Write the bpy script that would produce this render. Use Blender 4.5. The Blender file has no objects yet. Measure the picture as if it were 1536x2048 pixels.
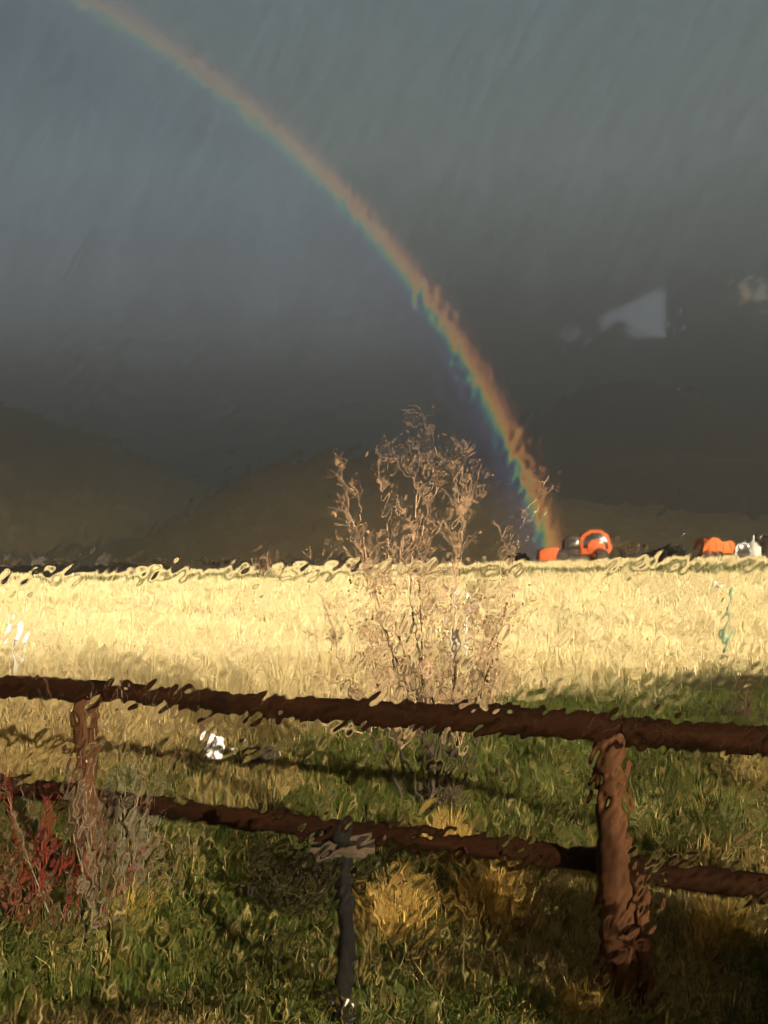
import bpy, bmesh, math, random
import numpy as np
from mathutils import Vector, Matrix

random.seed(7)
RNG = np.random.default_rng(11)
R = math.radians
scene = bpy.context.scene
COL = scene.collection

# ------------------------------------------------------------------ camera
EYE = 2.1
PITCH = R(2.5)
cam_data = bpy.data.cameras.new('camera')
cam_data.sensor_fit = 'VERTICAL'
cam_data.sensor_height = 36.0
cam_data.lens = 36.0 * 1970 / 2048
cam_data.clip_start = 0.02
cam_data.clip_end = 8000
cam = bpy.data.objects.new('camera', cam_data)
COL.objects.link(cam)
cam.location = (0, 0, EYE)
cam.rotation_euler = (R(90) + PITCH, 0, 0)
scene.camera = cam

# ------------------------------------------------------------------ sun direction (opposite the rainbow's centre)
SUN_ALT = R(10.8)
ANTI_AZ = R(-30.8)                       # azimuth of the antisolar point, from +Y towards +X
ANTI = Vector((math.sin(ANTI_AZ) * math.cos(SUN_ALT), math.cos(ANTI_AZ) * math.cos(SUN_ALT), -math.sin(SUN_ALT)))
TO_SUN = -ANTI

sun_data = bpy.data.lights.new('sun', 'SUN')
sun_data.energy = 5.0
sun_data.angle = R(0.5)
sun_data.color = (1.0, 0.84, 0.62)
sun = bpy.data.objects.new('sun', sun_data)
COL.objects.link(sun)
sun.rotation_euler = ANTI.to_track_quat('-Z', 'Y').to_euler()
sun.location = TO_SUN * 50


# ------------------------------------------------------------------ node helper
class NT:
    def __init__(self, tree):
        self.t = tree

    def n(self, typ, ins=None, **kw):
        nd = self.t.nodes.new(typ)
        for k, v in kw.items():
            setattr(nd, k, v)
        for k, v in (ins or {}).items():
            s = nd.inputs[k]
            if isinstance(v, bpy.types.NodeSocket):
                self.t.links.new(v, s)
            else:
                s.default_value = v
        return nd

    def math(self, op, a, b=0.0, c=0.0, clamp=False):
        nd = self.n('ShaderNodeMath', {0: a, 1: b, 2: c}, operation=op)
        nd.use_clamp = clamp
        return nd.outputs[0]

    def ramp(self, fac, stops, interp='LINEAR'):
        nd = self.n('ShaderNodeValToRGB', {0: fac})
        cr = nd.color_ramp
        cr.interpolation = interp
        while len(cr.elements) > 1:
            cr.elements.remove(cr.elements[-1])
        for i, (p, c) in enumerate(stops):
            e = cr.elements[0] if i == 0 else cr.elements.new(p)
            e.position = p
            e.color = (c[0], c[1], c[2], 1.0)
        return nd.outputs[0]

    def mix(self, fac, a, b, blend='MIX'):
        nd = self.n('ShaderNodeMix', data_type='RGBA', blend_type=blend)
        for idx, v in ((0, fac), (6, a), (7, b)):
            s = nd.inputs[idx]
            if isinstance(v, bpy.types.NodeSocket):
                self.t.links.new(v, s)
            elif idx == 0:
                s.default_value = v
            else:
                s.default_value = (v[0], v[1], v[2], 1.0)
        return nd.outputs[2]

    def smooth(self, v, lo, hi):
        nd = self.n('ShaderNodeMapRange', {0: v, 1: lo, 2: hi, 3: 0.0, 4: 1.0}, interpolation_type='SMOOTHSTEP')
        return nd.outputs[0]


# ------------------------------------------------------------------ world: storm cloud opposite the sun, clear sky around the sun
world = bpy.data.worlds.new('World')
scene.world = world
world.use_nodes = True
wt = world.node_tree
wt.nodes.clear()
W = NT(wt)
geo = W.n('ShaderNodeTexCoord')
dirv = geo.outputs['Generated']
sky = W.n('ShaderNodeTexSky', sky_type='NISHITA')
sky.sun_disc = False
sky.sun_elevation = SUN_ALT
sky.sun_rotation = math.atan2(TO_SUN.x, TO_SUN.y)
sky.air_density = 1.2
sky.dust_density = 1.5
sep = W.n('ShaderNodeSeparateXYZ', {0: dirv})
# broad soft cloud masses, stretched along the falling rain
mp = W.n('ShaderNodeMapping', {0: dirv})
mp.inputs['Rotation'].default_value = (0.0, R(-24), 0.0)
mp.inputs['Scale'].default_value = (2.6, 2.6, 1.1)
nz = W.n('ShaderNodeTexNoise', {'Vector': mp.outputs[0], 'Scale': 1.5, 'Detail': 4.0, 'Roughness': 0.45})
elev = W.math('ADD', sep.outputs[2], W.math('MULTIPLY', W.math('SUBTRACT', nz.outputs[0], 0.5), 0.12))
storm = W.ramp(elev, [(0.0, (0.0110, 0.0090, 0.0065)), (0.06, (0.0110, 0.0092, 0.0072)), (0.13, (0.0165, 0.0150, 0.0128)),
                      (0.19, (0.030, 0.0290, 0.0265)), (0.26, (0.052, 0.053, 0.050)), (0.37, (0.074, 0.084, 0.079)), (0.50, (0.066, 0.079, 0.080)),
                      (0.75, (0.060, 0.068, 0.072)), (1.0, (0.070, 0.080, 0.088))])
ant = W.n('ShaderNodeVectorMath', {0: dirv, 1: tuple(ANTI)}, operation='DOT_PRODUCT').outputs['Value']
# lit rain inside the bow: light sent back by the drops within 41 degrees of the antisolar point
inside = W.smooth(ant, math.cos(R(43.0)), math.cos(R(38.0)))
gain = W.ramp(sep.outputs[2], [(0.0, (0.98, 0.96, 0.90)), (0.12, (1.00, 1.02, 1.06)), (0.22, (0.92, 0.95, 1.04)), (0.30, (0.66, 0.69, 0.77)), (0.40, (0.46, 0.48, 0.54)), (0.5, (0.36, 0.38, 0.42))])
storm = W.mix(inside, storm, W.mix(1.0, W.mix(1.0, storm, gain, 'MULTIPLY'), (2.0, 2.0, 2.0), 'MULTIPLY'))
# slanting strokes in the sky colour stand in for light glancing off wet glass
mr = W.n('ShaderNodeMapping', {0: dirv})
mr.inputs['Rotation'].default_value = (0.0, R(-27), 0.0)
ms = W.n('ShaderNodeMapping', {0: mr.outputs[0]})
ms.inputs['Scale'].default_value = (34.0, 3.0, 4.2)
rn = W.n('ShaderNodeTexNoise', {'Vector': ms.outputs[0], 'Scale': 1.6, 'Detail': 5.0, 'Roughness': 0.6})
strokef = W.ramp(rn.outputs[0], [(0.25, (1.12, 1.15, 1.19)), (0.75, (1.30, 1.34, 1.42))])
ms2 = W.n('ShaderNodeMapping', {0: mr.outputs[0]})
ms2.inputs['Scale'].default_value = (120.0, 8.0, 20.0)
rn2 = W.n('ShaderNodeTexNoise', {'Vector': ms2.outputs[0], 'Scale': 1.3, 'Detail': 3.0, 'Roughness': 0.55})
storm = W.mix(1.0, storm, strokef, 'MULTIPLY')
storm = W.mix(1.0, storm, W.ramp(rn2.outputs[0], [(0.3, (0.93, 0.93, 0.93)), (0.7, (1.09, 1.09, 1.09))]), 'MULTIPLY')
tosun = W.math('MULTIPLY', ant, -1.0)
clear = W.smooth(tosun, 0.05, 0.75)
skyc = W.mix(1.0, sky.outputs[0], (0.13, 0.13, 0.13), 'MULTIPLY')
bg = W.n('ShaderNodeBackground', {0: W.mix(clear, storm, skyc), 1: 1.0})
W.n('ShaderNodeOutputWorld', {0: bg.outputs[0]})

# ------------------------------------------------------------------ view and render settings
scene.view_settings.view_transform = 'Standard'
scene.view_settings.look = 'None'
scene.view_settings.gamma = 1.0
scene.view_settings.exposure = 1.40
scene.view_settings.use_curve_mapping = False
scene.render.engine = 'CYCLES'
cy = scene.cycles
cy.max_bounces = 7
cy.diffuse_bounces = 2
cy.glossy_bounces = 2
cy.transmission_bounces = 6
cy.volume_bounces = 0
cy.caustics_reflective = False
cy.caustics_refractive = False
cy.adaptive_threshold = 0.03
cy.transparent_max_bounces = 12
cy.sample_clamp_indirect = 4.0
cy.use_denoising = True
cy.use_adaptive_sampling = True


# ================================================================== helpers
def ray(px, py):
    dx, dy = (px - 768) / 1970.0, (1024 - py) / 1970.0
    return Vector((dx, math.cos(PITCH) - dy * math.sin(PITCH), math.sin(PITCH) + dy * math.cos(PITCH)))


def at(px, py, D):
    d = ray(px, py)
    t = D / d.y
    return Vector((d.x * t, D, EYE + d.z * t))


def smoothstep(a, b, x):
    t = np.clip((x - a) / (b - a), 0, 1)
    return t * t * (3 - 2 * t)


def vnoise(x, y, seed=0):
    """smooth value noise, numpy arrays in, 0..1 out"""
    xi, yi = np.floor(x).astype(np.int64), np.floor(y).astype(np.int64)
    fx, fy = x - xi, y - yi
    fx, fy = fx * fx * (3 - 2 * fx), fy * fy * (3 - 2 * fy)

    def h(a, b):
        n = (a * 374761393 + b * 668265263 + seed * 974634777) & 0xFFFFFFFF
        n = ((n ^ (n >> 13)) * 1274126177) & 0xFFFFFFFF
        return ((n ^ (n >> 16)) & 0xFFFF) / 65535.0
    return (h(xi, yi) * (1 - fx) + h(xi + 1, yi) * fx) * (1 - fy) + (h(xi, yi + 1) * (1 - fx) + h(xi + 1, yi + 1) * fx) * fy


BX = np.array([-60., -10, -3.8, -1.6, -0.6, 2.4, 7.3, 20, 60])
BY = np.array([8.0, 8.6, 9.6, 10.2, 11.8, 14.6, 18.5, 27, 48])


def ground_z(x, y):
    x, y = np.asarray(x, float), np.asarray(y, float)
    rise = smoothstep(16, 84, y) * (1.0 + 0.024 * np.clip(x, -45, 50))
    drop = smoothstep(86, 130, y)
    z = rise * (1 - drop) - 1.6 * drop
    z = z + 0.035 * (vnoise(x * 0.9, y * 0.9, 3) - 0.5) + 0.10 * (vnoise(x * 0.22, y * 0.22, 4) - 0.5) * smoothstep(6, 14, y)
    far = smoothstep(140, 400, y)
    return z + far * (vnoise(x / 90, y / 90, 5) - 0.5) * 2.5


def gz(x, y):
    return float(ground_z(x, y))


def straw(x, y):
    """share of dry straw against green grass, 0..1"""
    b = np.interp(x, BX, BY)
    s = smoothstep(-1.8, 1.5, y - b + 3.0 * (vnoise(x * 0.5, y * 0.5, 8) - 0.5))
    near = 0.11 + 0.46 * smoothstep(0.52, 0.75, vnoise(x * 0.8 + 9, y * 0.8, 9))
    s = np.maximum(s, near * (1 - smoothstep(9, 12, y)))
    strip = smoothstep(52, 57, y) * (1 - smoothstep(64, 68, y))
    return s * (1 - 0.85 * strip)


def link(name, me, mats, parent=None):
    o = bpy.data.objects.new(name, me)
    for m in (mats if isinstance(mats, (list, tuple)) else [mats]):
        me.materials.append(m)
    COL.objects.link(o)
    if parent is not None:
        o.parent = parent
    return o


def tag(o, label=None, cat=None, group=None, kind=None):
    for k, v in (('label', label), ('category', cat), ('group', group), ('kind', kind)):
        if v:
            o[k] = v
    return o


def empty(name, loc, rz=0.0):
    o = bpy.data.objects.new(name, None)
    o.empty_display_size = 0.2
    o.location = loc
    o.rotation_euler = (0, 0, rz)
    COL.objects.link(o)
    return o


def np_mesh(name, verts, faces, smooth=True):
    """verts (n,3), faces (m,k) of one polygon size"""
    me = bpy.data.meshes.new(name)
    v = np.ascontiguousarray(verts, dtype=np.float32)
    f = np.ascontiguousarray(faces, dtype=np.int32)
    m, k = f.shape
    me.vertices.add(len(v))
    me.vertices.foreach_set('co', v.ravel())
    me.loops.add(m * k)
    me.loops.foreach_set('vertex_index', f.ravel())
    me.polygons.add(m)
    me.polygons.foreach_set('loop_start', np.arange(0, m * k, k, dtype=np.int32))
    me.polygons.foreach_set('loop_total', np.full(m, k, dtype=np.int32))
    me.polygons.foreach_set('use_smooth', np.full(m, smooth, dtype=bool))
    me.update(calc_edges=True)
    return me


def set_col(me, name, arr):
    a = me.color_attributes.new(name, 'FLOAT_COLOR', 'POINT')
    c = np.ones((len(arr), 4), dtype=np.float32)
    c[:, :3] = arr
    a.data.foreach_set('color', c.ravel())


class MB:
    """collects tubes, boxes and lathes into one mesh"""

    def __init__(self):
        self.v, self.f = [], []

    def tube(self, pts, rad, sides=6, cap=True, wob=0.0, twist=0.0):
        pts = [Vector(p) for p in pts]
        base = len(self.v)
        n = len(pts)
        up = Vector((0.13, 0.21, 0.97))
        d0 = (pts[1] - pts[0]).normalized()
        if abs(d0.dot(up)) > 0.9:
            up = Vector((0.95, 0.2, 0.1))
        for i, p in enumerate(pts):
            d = (pts[min(i + 1, n - 1)] - pts[max(i - 1, 0)]).normalized()
            a = d.cross(up).normalized()
            b = d.cross(a)
            r = rad[i] if isinstance(rad, (list, tuple)) else rad
            for s in range(sides):
                t = 2 * math.pi * s / sides + twist
                q = r * (1 + wob * random.uniform(-1, 1))
                self.v.append(tuple(p + a * (math.cos(t) * q) + b * (math.sin(t) * q)))
        for i in range(n - 1):
            for s in range(sides):
                s2 = (s + 1) % sides
                self.f.append((base + i * sides + s, base + i * sides + s2, base + (i + 1) * sides + s2, base + (i + 1) * sides + s))
        if cap:
            self.f.append(tuple(base + s for s in reversed(range(sides))))
            self.f.append(tuple(base + (n - 1) * sides + s for s in range(sides)))
        return self

    def box(self, lo, hi, bev=0.0, mat=None):
        bm = bmesh.new()
        bmesh.ops.create_cube(bm, size=1.0)
        lo, hi = Vector(lo), Vector(hi)
        for v in bm.verts:
            v.co = Vector(((lo[i] + hi[i]) / 2 + v.co[i] * (hi[i] - lo[i])) for i in range(3))
        if bev > 0:
            bmesh.ops.bevel(bm, geom=bm.edges[:], offset=bev, segments=3, profile=0.5, affect='EDGES')
        self.take(bm, mat)
        return self

    def prism(self, poly, y0, y1, bev=0.0, mat=None):
        """poly in (x,z), extruded along y"""
        bm = bmesh.new()
        vs = [bm.verts.new((x, y0, z)) for x, z in poly]
        f = bm.faces.new(vs)
        e = bmesh.ops.extrude_face_region(bm, geom=[f])
        for g in e['geom']:
            if isinstance(g, bmesh.types.BMVert):
                g.co.y = y1
        bmesh.ops.recalc_face_normals(bm, faces=bm.faces[:])
        if bev > 0:
            bmesh.ops.bevel(bm, geom=bm.edges[:], offset=bev, segments=2, profile=0.5, affect='EDGES')
        self.take(bm, mat)
        return self

    def lathe(self, prof, centre, axis='Z', sides=20):
        base = len(self.v)
        c = Vector(centre)
        for (r, h) in prof:
            for s in range(sides):
                t = 2 * math.pi * s / sides
                u, w = r * math.cos(t), r * math.sin(t)
                p = (u, w, h) if axis == 'Z' else ((u, h, w) if axis == 'Y' else (h, u, w))
                self.v.append(tuple(c + Vector(p)))
        n = len(prof)
        for i in range(n - 1):
            for s in range(sides):
                s2 = (s + 1) % sides
                self.f.append((base + i * sides + s, base + i * sides + s2, base + (i + 1) * sides + s2, base + (i + 1) * sides + s))
        self.f.append(tuple(base + s for s in reversed(range(sides))))
        self.f.append(tuple(base + (n - 1) * sides + s for s in range(sides)))
        return self

    def take(self, bm, mat=None):
        base = len(self.v)
        bm.verts.index_update()
        for v in bm.verts:
            co = mat @ v.co if mat is not None else v.co
            self.v.append(tuple(co))
        for f in bm.faces:
            self.f.append(tuple(base + v.index for v in f.verts))
        bm.free()

    def build(self, name, mat, parent=None, smooth=True, angle=None):
        me = bpy.data.meshes.new(name)
        me.from_pydata(self.v, [], self.f)
        bm = bmesh.new()
        bm.from_mesh(me)
        bmesh.ops.recalc_face_normals(bm, faces=bm.faces[:])
        bm.to_mesh(me)
        bm.free()
        me.polygons.foreach_set('use_smooth', [smooth] * len(me.polygons))
        if angle:
            me.set_sharp_from_angle(angle=R(angle))
        me.update()
        return link(name, me, mat, parent)


# ------------------------------------------------------------------ materials
def mat(name):
    m = bpy.data.materials.new(name)
    m.use_nodes = True
    m.node_tree.nodes.clear()
    return m, NT(m.node_tree)


def simple(name, color, rough=0.6, metal=0.0, var=0.15, scale=6.0, bump=0.0, bscale=40.0, spec=0.2):
    m, t = mat(name)
    tc = t.n('ShaderNodeTexCoord')
    n1 = t.n('ShaderNodeTexNoise', {'Vector': tc.outputs['Object'], 'Scale': scale, 'Detail': 5.0, 'Roughness': 0.6})
    c = t.ramp(n1.outputs[0], [(0.25, [k * (1 - var) for k in color]), (0.75, [min(1, k * (1 + var)) for k in color])])
    b = t.n('ShaderNodeBsdfPrincipled', {'Base Color': c, 'Roughness': rough, 'Metallic': metal, 'Specular IOR Level': spec})
    if bump > 0:
        n2 = t.n('ShaderNodeTexNoise', {'Vector': tc.outputs['Object'], 'Scale': bscale, 'Detail': 6.0})
        bp = t.n('ShaderNodeBump', {'Strength': bump, 'Distance': 0.01, 'Height': n2.outputs[0]})
        t.t.links.new(bp.outputs[0], b.inputs['Normal'])
    t.n('ShaderNodeOutputMaterial', {0: b.outputs[0]})
    return m


def wood(name, dark, light, axis_scale):
    """weathered log: fibres along one axis, checks and knots"""
    m, t = mat(name)
    tc = t.n('ShaderNodeTexCoord')
    mpn = t.n('ShaderNodeMapping', {0: tc.outputs['Object']})
    mpn.inputs['Scale'].default_value = axis_scale
    fib = t.n('ShaderNodeTexNoise', {'Vector': mpn.outputs[0], 'Scale': 14.0, 'Detail': 8.0, 'Roughness': 0.65, 'Distortion': 0.3})
    big = t.n('ShaderNodeTexNoise', {'Vector': tc.outputs['Object'], 'Scale': 3.2, 'Detail': 4.0})
    f = t.math('ADD', t.math('MULTIPLY', fib.outputs[0], 0.65), t.math('MULTIPLY', big.outputs[0], 0.35))
    c = t.ramp(f, [(0.34, dark), (0.52, [(a + b) / 2 for a, b in zip(dark, light)]), (0.68, light)])
    bp = t.n('ShaderNodeBump', {'Strength': 0.7, 'Distance': 0.012, 'Height': fib.outputs[0]})
    b = t.n('ShaderNodeBsdfPrincipled', {'Base Color': c, 'Roughness': 0.75, 'Specular IOR Level': 0.06, 'Normal': bp.outputs[0]})
    t.n('ShaderNodeOutputMaterial', {0: b.outputs[0]})
    return m


def blade_mat(name, attr='tint', trans=0.35, spec=0.25):
    m, t = mat(name)
    a = t.n('ShaderNodeAttribute', attribute_name=attr)
    d = t.n('ShaderNodeBsdfPrincipled', {'Base Color': a.outputs['Color'], 'Roughness': 0.55, 'Specular IOR Level': spec})
    tr = t.n('ShaderNodeBsdfTranslucent', {'Color': a.outputs['Color']})
    mx = t.n('ShaderNodeMixShader', {0: trans, 1: d.outputs[0], 2: tr.outputs[0]})
    t.n('ShaderNodeOutputMaterial', {0: mx.outputs[0]})
    return m


M = {}
M['blade'] = blade_mat('grass_blade')
M['rail_wood'] = wood('rail_wood', (0.0032, 0.0011, 0.0004), (0.020, 0.0070, 0.0023), (0.08, 1, 1))
M['post_wood'] = wood('post_wood', (0.016, 0.0068, 0.0028), (0.068, 0.029, 0.0120), (1, 1, 0.10))
M['twig_pale'] = simple('pale_twig_bark', (0.31, 0.205, 0.135), 0.7, var=0.5, scale=5)
M['twig_dark'] = simple('dark_stem_bark', (0.030, 0.020, 0.013), 0.8, var=0.4, scale=8)
M['twig_red'] = simple('red_stem_bark', (0.14, 0.016, 0.010), 0.8, var=0.45, scale=7)
M['twig_brown'] = simple('brown_stem_bark', (0.075, 0.034, 0.018), 0.7, var=0.4, scale=7)
M['twig_grey'] = simple('grey_dry_stalk', (0.12, 0.10, 0.065), 0.8, var=0.4, scale=7)
M['white_plastic'] = simple('white_plastic', (0.55, 0.55, 0.57), 0.4, var=0.05)
M['grey_post'] = simple('grey_weathered_post', (0.24, 0.24, 0.23), 0.8, var=0.3, bump=0.4)
M['teal'] = simple('green_coated_rod', (0.10, 0.19, 0.13), 0.4, var=0.2)
M['black_iron'] = simple('black_iron', (0.005, 0.0045, 0.004), 0.9, var=0.5, scale=20, bump=0.5, spec=0.08)
M['stone'] = simple('pale_field_stone', (0.036, 0.025, 0.016), 0.9, var=0.5, scale=14, bump=0.8, bscale=25, spec=0.1)
M['stone_grey'] = simple('grey_field_stone', (0.030, 0.024, 0.018), 0.9, var=0.5, scale=14, bump=0.8, bscale=25, spec=0.1)
M['orange'] = simple('orange_machine_paint', (0.44, 0.105, 0.016), 0.6, var=0.4, scale=4)
M['loader_paint'] = simple('red_orange_loader_paint', (0.36, 0.070, 0.016), 0.6, var=0.5, scale=4)
M['rubber'] = simple('black_rubber', (0.018, 0.016, 0.015), 0.8)
M['dark_metal'] = simple('dark_machine_metal', (0.03, 0.022, 0.018), 0.6)
M['cab_glass'] = simple('dark_cab_glass', (0.012, 0.012, 0.014), 0.15, var=0.05, spec=0.6)
M['white_paint'] = simple('white_vehicle_paint', (0.40, 0.42, 0.45), 0.4, var=0.08)
M['grey_paint'] = simple('grey_tank_paint', (0.42, 0.40, 0.38), 0.5, var=0.15)
M['house_wall'] = simple('white_render', (0.36, 0.36, 0.37), 0.8, var=0.06)
M['house_roof'] = simple('grey_roof', (0.16, 0.15, 0.15), 0.7, var=0.2)
M['lamp_white'] = simple('headlamp_lens', (0.5, 0.48, 0.42), 0.2, var=0.02)
M['window_paint'] = simple('window_frame_paint', (0.55, 0.53, 0.50), 0.5, var=0.05)

# ================================================================== the ground
u = np.linspace(-1, 1, 221)
gx = np.sign(u) * (np.sinh(np.abs(u) * 6.4) / math.sinh(6.4)) * 1600
v = np.linspace(0, 1, 361)
gy = -40 + (np.sinh((v - 0.10) * 5.6) - math.sinh(-0.56)) / (math.sinh(0.9 * 5.6) - math.sinh(-0.56)) * 2600
gy = np.sort(np.concatenate([gy, np.linspace(2, 22, 80), np.linspace(60, 100, 40)]))
GX, GY = np.meshgrid(gx, gy)
GZ = ground_z(GX, GY)
nx_, ny_ = len(gx), len(gy)
verts = np.stack([GX.ravel(), GY.ravel(), GZ.ravel()], 1)
ii = (np.arange(ny_ - 1)[:, None] * nx_ + np.arange(nx_ - 1)[None]).ravel()
faces = np.stack([ii, ii + 1, ii + nx_ + 1, ii + nx_], 1)
me = np_mesh('ground', verts, faces)
S = straw(verts[:, 0], verts[:, 1])
farland = smoothstep(88, 120, verts[:, 1])
set_col(me, 'zone', np.stack([S, farland, S * 0], 1))
m, t = mat('earth_and_thatch')
za = t.n('ShaderNodeAttribute', attribute_name='zone')
zs = t.n('ShaderNodeSeparateColor', {0: za.outputs['Color']})
gg = t.n('ShaderNodeNewGeometry')
n1 = t.n('ShaderNodeTexNoise', {'Vector': gg.outputs['Position'], 'Scale': 7.0, 'Detail': 7.0, 'Roughness': 0.7})
n2 = t.n('ShaderNodeTexNoise', {'Vector': gg.outputs['Position'], 'Scale': 0.02, 'Detail': 6.0})
gr = t.ramp(n1.outputs[0], [(0.3, (0.022, 0.026, 0.006)), (0.7, (0.055, 0.058, 0.015))])
st = t.ramp(n1.outputs[0], [(0.3, (0.44, 0.34, 0.16)), (0.7, (0.72, 0.60, 0.34))])
fl = t.ramp(n2.outputs[0], [(0.35, (0.050, 0.034, 0.018)), (0.55, (0.085, 0.060, 0.030)), (0.7, (0.07, 0.075, 0.03))])
c = t.mix(zs.outputs[1], t.mix(zs.outputs[0], gr, st), fl)
bp = t.n('ShaderNodeBump', {'Strength': 0.8, 'Distance': 0.03, 'Height': n1.outputs[0]})
b = t.n('ShaderNodeBsdfPrincipled', {'Base Color': c, 'Roughness': 0.95, 'Specular IOR Level': 0.1, 'Normal': bp.outputs[0]})
t.n('ShaderNodeOutputMaterial', {0: b.outputs[0]})
tag(link('ground', me, m), kind='structure')

# ------------------------------------------------------------------ hills
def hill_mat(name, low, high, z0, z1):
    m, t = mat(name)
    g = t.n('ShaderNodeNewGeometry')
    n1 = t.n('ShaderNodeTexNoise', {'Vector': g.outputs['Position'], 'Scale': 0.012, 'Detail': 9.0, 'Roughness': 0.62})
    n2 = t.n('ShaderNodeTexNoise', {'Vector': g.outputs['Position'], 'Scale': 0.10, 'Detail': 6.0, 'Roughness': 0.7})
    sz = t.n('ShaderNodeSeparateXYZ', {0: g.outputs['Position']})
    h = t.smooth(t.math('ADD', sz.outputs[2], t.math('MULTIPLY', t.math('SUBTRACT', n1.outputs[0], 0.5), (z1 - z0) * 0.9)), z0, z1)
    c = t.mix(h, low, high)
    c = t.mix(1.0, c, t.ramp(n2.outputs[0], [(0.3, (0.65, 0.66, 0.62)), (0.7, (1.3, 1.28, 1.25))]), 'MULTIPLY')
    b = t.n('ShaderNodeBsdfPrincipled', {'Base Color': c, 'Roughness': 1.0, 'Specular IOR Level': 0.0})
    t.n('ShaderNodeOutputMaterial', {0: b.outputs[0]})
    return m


def hill(name, D, profile, depth, material, seed):
    """a rounded ridge whose crest runs at about distance D"""
    pxs = np.linspace(-900, 2500, 240)
    crest = np.interp(pxs, [p[0] for p in profile], [p[1] for p in profile])
    k = np.hanning(15); k /= k.sum()
    crest = np.convolve(np.pad(crest, 7, mode='edge'), k, mode='valid')
    xs = (pxs - 768) / 1970 * D
    hz = EYE + (1110 - crest) / 1970 * D
    rows = np.linspace(-1, 0.9, 44)
    V = []
    for r in rows:
        y = D + r * depth + 14 * (vnoise(xs / 80, xs * 0 + r * 3, seed) - 0.5)
        w = math.cos(r * math.pi / 2) ** 1.15
        z = -14 + (hz + 14) * w + (vnoise(xs / 45, xs * 0 + r * 9, seed + 1) - 0.5) * hz * 0.10 * (1 - abs(r)) \
            + (vnoise(xs / 12, xs * 0 + r * 30, seed + 2) - 0.5) * hz * 0.020
        V.append(np.stack([xs, y, z], 1))
    V = np.concatenate(V)
    n = len(pxs)
    ii = (np.arange(len(rows) - 1)[:, None] * n + np.arange(n - 1)[None]).ravel()
    me = np_mesh(name, V, np.stack([ii, ii + 1, ii + n + 1, ii + n], 1))
    return tag(link(name, me, material), kind='structure')


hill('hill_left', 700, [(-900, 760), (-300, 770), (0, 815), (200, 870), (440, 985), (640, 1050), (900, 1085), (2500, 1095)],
     330, hill_mat('hillside_left', (0.44, 0.35, 0.17), (0.18, 0.160, 0.115), 5, 75), 21)  # foot colour raised to stand in for light on the lower slopes
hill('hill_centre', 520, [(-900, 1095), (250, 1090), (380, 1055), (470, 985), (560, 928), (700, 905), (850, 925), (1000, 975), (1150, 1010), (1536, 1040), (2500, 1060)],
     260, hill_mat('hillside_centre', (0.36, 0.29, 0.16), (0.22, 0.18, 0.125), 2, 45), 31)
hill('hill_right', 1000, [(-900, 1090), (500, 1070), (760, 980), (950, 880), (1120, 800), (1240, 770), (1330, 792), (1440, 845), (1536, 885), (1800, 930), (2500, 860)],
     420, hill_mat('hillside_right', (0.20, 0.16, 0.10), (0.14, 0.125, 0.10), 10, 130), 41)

# ================================================================== rainbow in the rain beyond the field
a_ax = ANTI.normalized()
e1 = a_ax.cross(Vector((0, 0, 1))).normalized()
e2 = e1.cross(a_ax).normalized()
RD = 230.0
NTH, NPH = 24, 360
th = np.radians(np.linspace(38.6, 44.2, NTH))
ph = np.linspace(0, 2 * math.pi, NPH)
V, A = [], []
for j, p in enumerate(ph):
    rad = e1 * math.cos(p) + e2 * math.sin(p)
    for i, q in enumerate(th):
        d = a_ax * math.cos(q) + rad * math.sin(q)
        V.append(tuple(Vector((0, 0, EYE)) + d * (RD + 6 * (i / NTH - 0.5))))
        A.append((i / (NTH - 1), max(0.0, d.z), 0))
V, A = np.array(V), np.array(A)
F = []
for j in range(NPH - 1):
    for i in range(NTH - 1):
        q = [j * NTH + i, (j + 1) * NTH + i, (j + 1) * NTH + i + 1, j * NTH + i + 1]
        if max(V[k][2] for k in q) > -1.0:
            F.append(q)
used = np.unique(np.array(F))
remap = -np.ones(len(V), int); remap[used] = np.arange(len(used))
me = np_mesh('rainbow', V[used], remap[np.array(F)])
set_col(me, 'bow', A[used])
m, t = mat('rainbow_light')
ba = t.n('ShaderNodeAttribute', attribute_name='bow')
bs = t.n('ShaderNodeSeparateColor', {0: ba.outputs['Color']})
pos = lambda deg: (deg - 38.6) / 5.6
colr = t.ramp(bs.outputs[0], [(0.0, (0, 0, 0)), (pos(39.9), (0.005, 0.005, 0.010)), (pos(40.8), (0.013, 0.012, 0.025)), (pos(41.12), (0.012, 0.032, 0.046)),
                              (pos(41.34), (0.020, 0.082, 0.054)), (pos(41.5), (0.085, 0.094, 0.026)), (pos(41.7), (0.165, 0.088, 0.022)),
                              (pos(42.0), (0.165, 0.062, 0.016)), (pos(42.3), (0.080, 0.027, 0.009)), (pos(42.65), (0.016, 0.005, 0.002)), (pos(43.1), (0, 0, 0))], 'EASE')
# bow emission is set stronger towards the ground
stren = t.n('ShaderNodeMapRange', {0: bs.outputs[1], 1: 0.0, 2: 0.45, 3: 1.05, 4: 0.26}).outputs[0]
em = t.n('ShaderNodeEmission', {0: colr, 1: stren})
tp = t.n('ShaderNodeBsdfTransparent')
ad = t.n('ShaderNodeAddShader', {0: tp.outputs[0], 1: em.outputs[0]})
t.n('ShaderNodeOutputMaterial', {0: ad.outputs[0]})
tag(link('rainbow', me, m), 'rainbow arching down through dark rain to the orange machine', 'rainbow')

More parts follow.
